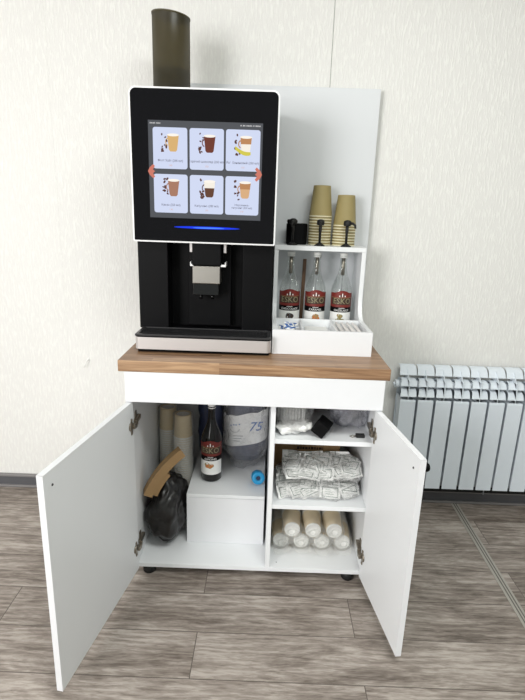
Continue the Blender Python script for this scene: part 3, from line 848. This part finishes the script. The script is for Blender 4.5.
sleeve('cup_sleeve', 'tall wrapped column of paper cups standing leftmost in the left compartment', 'cup sleeve', (-.3600, -.205, Z0), (0, 0, 0), 37, .0105, cupT, .105, .040, 'standing cup sleeves', 1)
sleeve('cup_sleeve', 'tall wrapped column of paper cups between the left one and the dark bottle', 'cup sleeve', (-.2835, -.275, Z0), (0, 0, 0), 37, .0105, cupT, .105, .040, 'standing cup sleeves', 2)

# black bin bag
tb = bmesh.new()
def pin2(q, s):
    u = q.z / s.z
    f = 1 - .30 * max(0, u) ** 1.5; return Vector((q.x * f + .012 * max(0, u), q.y * f, q.z))
blob(tb, (-.4035, -.555, Z0 + .0003), (-.2425, -.300, .345), 11, .024, 2.4, 5, 12, 0, pin2, True, 30, .012)
tag(recenter(obj('bin_bag', tb, M['trash']), (-.32, -.43, Z0)), 'crumpled black plastic bag leaning against the left inner side', 'bag')
# brown folded cardboard on the bag
t = thing('cardboard_sleeve', 'bent brown cardboard strip resting on the black bag', 'cardboard', (-.33, -.47, .28))
def arc(u):    # centre line from lower left to upper right
    a = Vector((-.380, -.520, .300)); c = Vector((-.345, -.500, .390)); e = Vector((-.258, -.455, .452))
    return a * (1 - u) ** 2 + c * 2 * u * (1 - u) + e * u * u
def strip(bm, off0, off1, w, u0=0, u1=1):
    tt = bmesh.new(); rings = []
    for i in range(17):
        u = u0 + (u1 - u0) * i / 16; p = arc(u); d = (arc(min(1, u + .02)) - arc(max(0, u - .02))).normalized()
        s = Vector((.25, -.90, .10)); s = (s - d * s.dot(d)).normalized(); nn = d.cross(s).normalized()
        if nn.z < 0: nn = -nn
        rings.append([tt.verts.new(p + s * a * w + nn * o) for a, o in ((-1, off0), (1, off0), (1, off1), (-1, off1))])
    for i in range(16):
        for j in range(4): tt.faces.new((rings[i][j], rings[i][(j + 1) % 4], rings[i + 1][(j + 1) % 4], rings[i + 1][j]))
    tt.faces.new(rings[0][::-1]); tt.faces.new(rings[-1]); bmesh.ops.recalc_face_normals(tt, faces=tt.faces); merge(bm, tt)
b = bmesh.new(); strip(b, -.015, .018, .025); obj('upper_fold', b, M['kraftb'], t)
b = bmesh.new(); strip(b, -.034, -.016, .017, .04, .55); obj('lower_fold', b, M['kraftb'], t)

# ------------------------------------------------------------------ right compartment
# top shelf: lids in a bag, black pouch, clear lids bag, keys
ZS = .5873
lb = thing('lid_bag', 'clear bag of white plastic lids at the left of the top shelf', 'bag', (.16, -.5, ZS))
def lid_mesh(r, h, m):
    bm = bmesh.new(); lathe(bm, [(0, h), (r * .72, h), (r * .74, h * .5), (r * .9, h * .45), (r, h * .2), (r, 0), (r - .003, 0)], 28)
    me = bpy.data.meshes.new('cup_lid'); bm.to_mesh(me); bm.free(); me.materials.append(m); return me
lm = lid_mesh(.0395, .013, M['paper'])
for row, (y, z, n, x0) in enumerate(((-.38, ZS + .041, 10, .104), (-.455, ZS + .0405, 9, .106), (-.42, ZS + .105, 9, .106))):
    for k in range(n):
        o = bpy.data.objects.new('cup_lid', lm); C.objects.link(o); o.parent = lb
        o.location = Vector((x0 + k * .0115, y, z)) - Vector(ORG[lb.name]); o.rotation_euler = (0, PI / 2, 0)
b = bmesh.new(); blob(b, (.100, -.590, ZS + .0003), (.232, -.500, .640), 21, .020, 2.2, 4, 22, 0, None, True, 60, .010); obj('crumpled_end', b, M['paper'], lb)
b = bmesh.new(); blob(b, (.099, -.595, ZS + .0002), (.238, -.32, .800), 22, .020, 3.2, 5, 20, 0, None, True, 55, .008); obj('clear_bag', b, M['bag'], lb)
b = bmesh.new(); PM = T(.262, -.545, ZS + .0285) @ RZ(R(-12)) @ RY(R(-28 + 0)) 
box(b, -.0255, .0255, -.026, .026, -.026, .030, .004, 0, T(.266, -.562, ZS + .0460) @ RZ(R(-20)) @ RY(R(32)) @ RX(R(10)))
po = obj('black_pouch', b, M['pouch']); zmin = min(v.co.z for v in po.data.vertices)
for v in po.data.vertices: v.co.z += ZS + .0003 - zmin
tag(recenter(po, (.268, -.54, ZS)), 'small black rectangular pouch leaning on the top shelf between two bags', 'pouch')
cb = thing('clear_lid_bag', 'clear lilac-grey bag of transparent lids at the right of the top shelf', 'bag', (.37, -.4, ZS))
lm2 = lid_mesh(.036, .022, M['bagp'])
random.seed(12)
for k in range(12):
    o = bpy.data.objects.new('dome_lid', lm2); C.objects.link(o); o.parent = cb
    o.location = Vector((.335 + .022 * (k % 4), -.46 + .055 * (k // 4), ZS + .045 + .052 * ((k // 2) % 2))) - Vector(ORG[cb.name]); o.rotation_euler = (random.uniform(-1, 1), PI / 2 + random.uniform(-.5, .5), random.uniform(-.6, .6))
b = bmesh.new(); blob(b, (.302, -.540, ZS + .0003), (.4435, -.28, .790), 31, .030, 3.6, 5, 22, 0, None, True, 60, .018); obj('clear_bag', b, M['bagp'], cb)
b = bmesh.new(); box(b, .392, .424, -.566, -.545, ZS + .0002, ZS + .012, .003, 0)
tube(b, [(.394, -.556, ZS + .004), (.382, -.548, ZS + .0035), (.370, -.556, ZS + .0035), (.378, -.566, ZS + .0035), (.394, -.558, ZS + .004)], .0014, 8, 1)
tag(recenter(obj('key_fob', b, [M['rubber'], M['chrome']]), (.4, -.556, ZS)), 'tiny black fob with wire ring on the top shelf beside the upper right hinge', 'key fob')

# middle shelf: cardboard box, bags of sachets
ZM = .3233
t = thing('cardboard_box', 'brown cardboard box with printed lines at the back of the middle shelf', 'box', (.24, -.2, ZM))
b = bmesh.new(); box(b, .104, .378, -.330, -.06, ZM, .545, .002); obj('carton', b, M['kraftb'], t)
b = bmesh.new()
for r_ in range(3): print_line(b, .196 + .003 * r_, .312 - .004 * r_, .437 - .0185 * r_, .0135, -.3304, 0, 5 + r_, .22)
obj('printed_text', b, M['dark'], t)
for nm, lo, hi, sd, la in (('lower', (.108, -.575, ZM + .0003), (.438, -.345, .3915), 41, 'clear bag of white and green sachets lying lowest on the middle shelf'),
                           ('upper', (.132, -.560, .3925), (.441, -.415, .460), 42, 'clear bag of white and green sachets lying on top of the other sachet bag')):
    t = thing('sachet_bag', la, 'sachet bag', ((lo[0] + hi[0]) / 2, (lo[1] + hi[1]) / 2, lo[2]), 'bags of sachets on the middle shelf')
    random.seed(sd)
    for k in range(34):
        b = bmesh.new(); box(b, -.040, .040, -.027, .027, .0024, .0030, 0, 0); blob(b, (-.036, -.023, 0), (.036, .023, .0060), k, .0006, 5, 2, 40)
        for q in (-1, 1):
            box(b, -.031, .031, q * .0175 - .0012, q * .0175 + .0012, .0045, .0062, 0, 1); box(b, q * .030 - .0011, q * .030 + .0011, -.0175, .0175, .0045, .0062, 0, 1)
        for q in range(3): box(b, -.018, .014 - .006 * q, -.009 + .008 * q, -.0068 + .008 * q, .0045, .0066, 0, 2)
        u = (k % 7) / 6; layer = k // 7
        x = lo[0] + .046 + u * (hi[0] - lo[0] - .092) + random.uniform(-.008, .008)
        y = lo[1] + .040 + random.uniform(0, .028) + .016 * layer + (.02 if layer == 4 else 0)
        z = lo[2] + .013 + (hi[2] - lo[2] - .034) * (layer / 4) + random.uniform(0, .006)
        tilt = random.uniform(15, 58) if nm == 'lower' else random.uniform(8, 42)
        Mx = T(x, y, z) @ RZ(random.uniform(-.5, .5) + (.3 if nm == 'lower' else 0)) @ RX(R(tilt)) @ RY(R(random.uniform(-22, 22)))
        b.transform(Mx)
        for v in b.verts:
            v.co.x = min(max(v.co.x, lo[0] + .002), hi[0] - .002); v.co.y = min(max(v.co.y, lo[1] + .002), hi[1] - .002); v.co.z = min(max(v.co.z, lo[2] + .002), hi[2] - .002)
        obj('sachet', b, [M['paper'], M['green'], M['greenl']], t)
    b = bmesh.new(); blob(b, lo, hi, sd, .014, 4.5, 5, 22, 0, None, True, 60, .006); obj('clear_bag', b, M['bag'], t)

# bottom: seven lying cup sleeves
zc = Z0 + .0425
k = 0
low = [(.1425, 0), (.2250, .004), (.3075, .002), (.3900, .008)]
cols_ = ['leftmost', 'second from left', 'third from left', 'rightmost']
for i, (x, dy) in enumerate(low):
    sleeve('cup_sleeve', 'wrapped paper cups lying in the bottom row, ' + cols_[i] + ', white cup bottom facing out', 'cup sleeve', (x, -.055, zc), (PI / 2, 0, 0), 33, .0105, cupS, .098, .0380, 'lying cup sleeves', 10 + i, True, 14)
for i, (x, dy) in enumerate([(.1838, 0), (.2662, .006), (.3487, 0)]):
    sleeve('cup_sleeve', 'wrapped paper cups lying in the upper row, ' + ['left', 'middle', 'right'][i] + ' one, white cup bottom facing out', 'cup sleeve', (x, -.055, zc + .0715), (PI / 2, 0, 0), 36, .0105, cupS, .098, .0380, 'lying cup sleeves', 20 + i, True, 12)

# ------------------------------------------------------------------ radiator
rad = thing('radiator', 'white sectional radiator on the wall to the right of the open cabinet', 'radiator', (.98, -.07, .13))
for k in range(9):
    x0 = .661 + .08 * k; xc = x0 + .04
    b = bmesh.new()
    # front plate, rounded at its top
    pr = [(-.121, .135), (-.121, .566), (-.1195, .572), (-.116, .574), (-.116, .135)]
    prism(b, pr, x0 + .005, x0 + .074, 'x', 0)
    box(b, xc - .0015, xc + .0015, -.116, -.030, .135, .66)          # centre web
    prism(b, [(-.118, .572), (-.118, .600), (-.100, .660), (-.070, .700), (-.040, .706), (-.030, .66), (-.030, .572)], xc - .0015, xc + .0015, 'x')
    lathe(b, [(.016, .15), (.016, .66)], 16, 0, T(xc, -.062, 0))         # water way
    for xs in (-.026, .026): box(b, xc + xs - .001, xc + xs + .001, -.116, -.034, .137, .575)
    box(b, x0 + .008, x0 + .072, -.032, -.030, .15, .65)
    obj('section', b, M['rad'], rad)
    # curved louvres over the plates
    b = bmesh.new()
    def hood(y0, z0, y1, z1, w0, w1, bow):
        tt = bmesh.new(); rings = []
        for i in range(7):
            u = i / 6; y = y0 + (y1 - y0) * u; z = z0 + (z1 - z0) * u + bow * math.sin(PI * u)
            w = w0 + (w1 - w0) * u; sk = .004 * math.sin(PI * u)
            rings.append((tt.verts.new((xc - w + sk, y, z)), tt.verts.new((xc + w + sk, y, z)), tt.verts.new((xc + w + sk, y, z - .0025)), tt.verts.new((xc - w + sk, y, z - .0025))))
        for i in range(6):
            for j in range(4): f = tt.faces.new((rings[i][j], rings[i][(j + 1) % 4], rings[i + 1][(j + 1) % 4], rings[i + 1][j]))
        tt.faces.new(rings[0][::-1]); tt.faces.new(rings[-1]); bmesh.ops.recalc_face_normals(tt, faces=tt.faces); merge(b, tt)
    hood(-.117, .590, -.078, .622, .036, .031, .008)
    hood(-.108, .636, -.062, .662, .036, .030, .008)
    hood(-.080, .680, -.026, .716, .038, .034, .010)
    obj('louvre', b, M['rad'], rad)
for z in (.18, .63):
    b = bmesh.new(); tube(b, [(.668, -.062, z), (1.375, -.062, z)], .017, 14); obj('header_tube', b, M['rad'], rad)
b = bmesh.new(); tube(b, [(.668, -.062, .63), (.650, -.062, .63)], .019, 14); tube(b, [(.650, -.062, .63), (.642, -.062, .63)], .008, 8)
obj('end_plug', b, M['rad'], rad)
b = bmesh.new(); tube(b, [(.668, -.062, .18), (.650, -.062, .18)], .019, 14); obj('end_plug', b, M['rad'], rad)
b = bmesh.new()
for x in (.70, 1.10): box(b, x, x + .02, -.034, -.0005, .60, .62, .001)
obj('wall_bracket', b, M['rad'], rad)
# black pipe on the skirting below the radiator
b = bmesh.new(); tube(b, [(.50, -.030, .083), (1.6, -.030, .083)], .014, 12)
for x in (.83, 1.14): box(b, x, x + .006, -.047, -.015, .068, .098, .001, 1)
tag(recenter(obj('heating_pipe', b, [M['rubber'], M['grey']]), (.9, -.03, .07)), 'black pipe running along the wall just above the skirting', 'pipe')
# hook on the wall
b = bmesh.new(); tube(b, [(-.772, -.0002, .673), (-.772, -.014, .674), (-.775, -.018, .670), (-.783, -.018, .652), (-.789, -.017, .640)], .0022, 8)
lathe(b, [(0, 0), (.007, 0), (.006, .003), (0, .003)], 14, 0, T(-.772, -.0002, .673) @ RX(PI / 2))
tag(recenter(obj('wall_hook', b, M['paper']), (-.775, 0, .665)), 'tiny white hook on the bare wall left of the worktop', 'hook')

# ------------------------------------------------------------------ light
def area(name, loc, target, sx, sy, power, col):
    l = bpy.data.lights.new(name, 'AREA'); l.shape = 'RECTANGLE'; l.size = sx; l.size_y = sy; l.energy = power; l.color = col
    o = bpy.data.objects.new(name, l); C.objects.link(o); o.location = loc
    o.rotation_euler = (Vector(target) - Vector(loc)).to_track_quat('-Z', 'Y').to_euler(); return o
area('window_daylight', (-2.95, -2.5, 1.65), (0, -1.2, 1.0), 2.3, 1.5, 16, (1.0, .975, .97))
area('added_rear_light', (-2.32, -4.4, 1.7), (.3, 0, .9), 1.25, 1.6, 80, (1.0, .985, .975))  # added source left behind the camera, evens the wall and lifts the right door
area('added_top_light', (.7, -2.0, 2.70), (.7, -2.0, 0), 1.2, .6, 32, (.97, 1.0, .96))  # added overhead source, brightens the radiator and right part of the wall
w = bpy.data.worlds.new('room'); bpy.context.scene.world = w; w.use_nodes = True
bg_ = w.node_tree.nodes['Background']; bg_.inputs[0].default_value = (.93, 1.0, .95, 1); bg_.inputs[1].default_value = .42

# ------------------------------------------------------------------ camera
cam = bpy.data.cameras.new('camera'); co = bpy.data.objects.new('camera', cam); C.objects.link(co)
f = Vector((-.00566199, .96408582, -.26553057)); r = Vector((.99935401, .01487915, .03271352)); u = Vector((-.03548951, .26517381, .96354727))
mw = Matrix(((r.x, u.x, -f.x, .05315), (r.y, u.y, -f.y, -2.20811), (r.z, u.z, -f.z, 1.35729), (0, 0, 0, 1)))
co.matrix_world = mw
cam.sensor_fit = 'HORIZONTAL'; cam.sensor_width = 36; cam.lens = 494.586 * 36 / 525; cam.clip_start = .02
S = bpy.context.scene; S.camera = co
S.view_settings.view_transform = 'Standard'; S.view_settings.look = 'None'; S.view_settings.exposure = .37; S.view_settings.gamma = 1
S.view_settings.use_curve_mapping = False
S.cycles.transparent_max_bounces = 24; S.cycles.max_bounces = 8
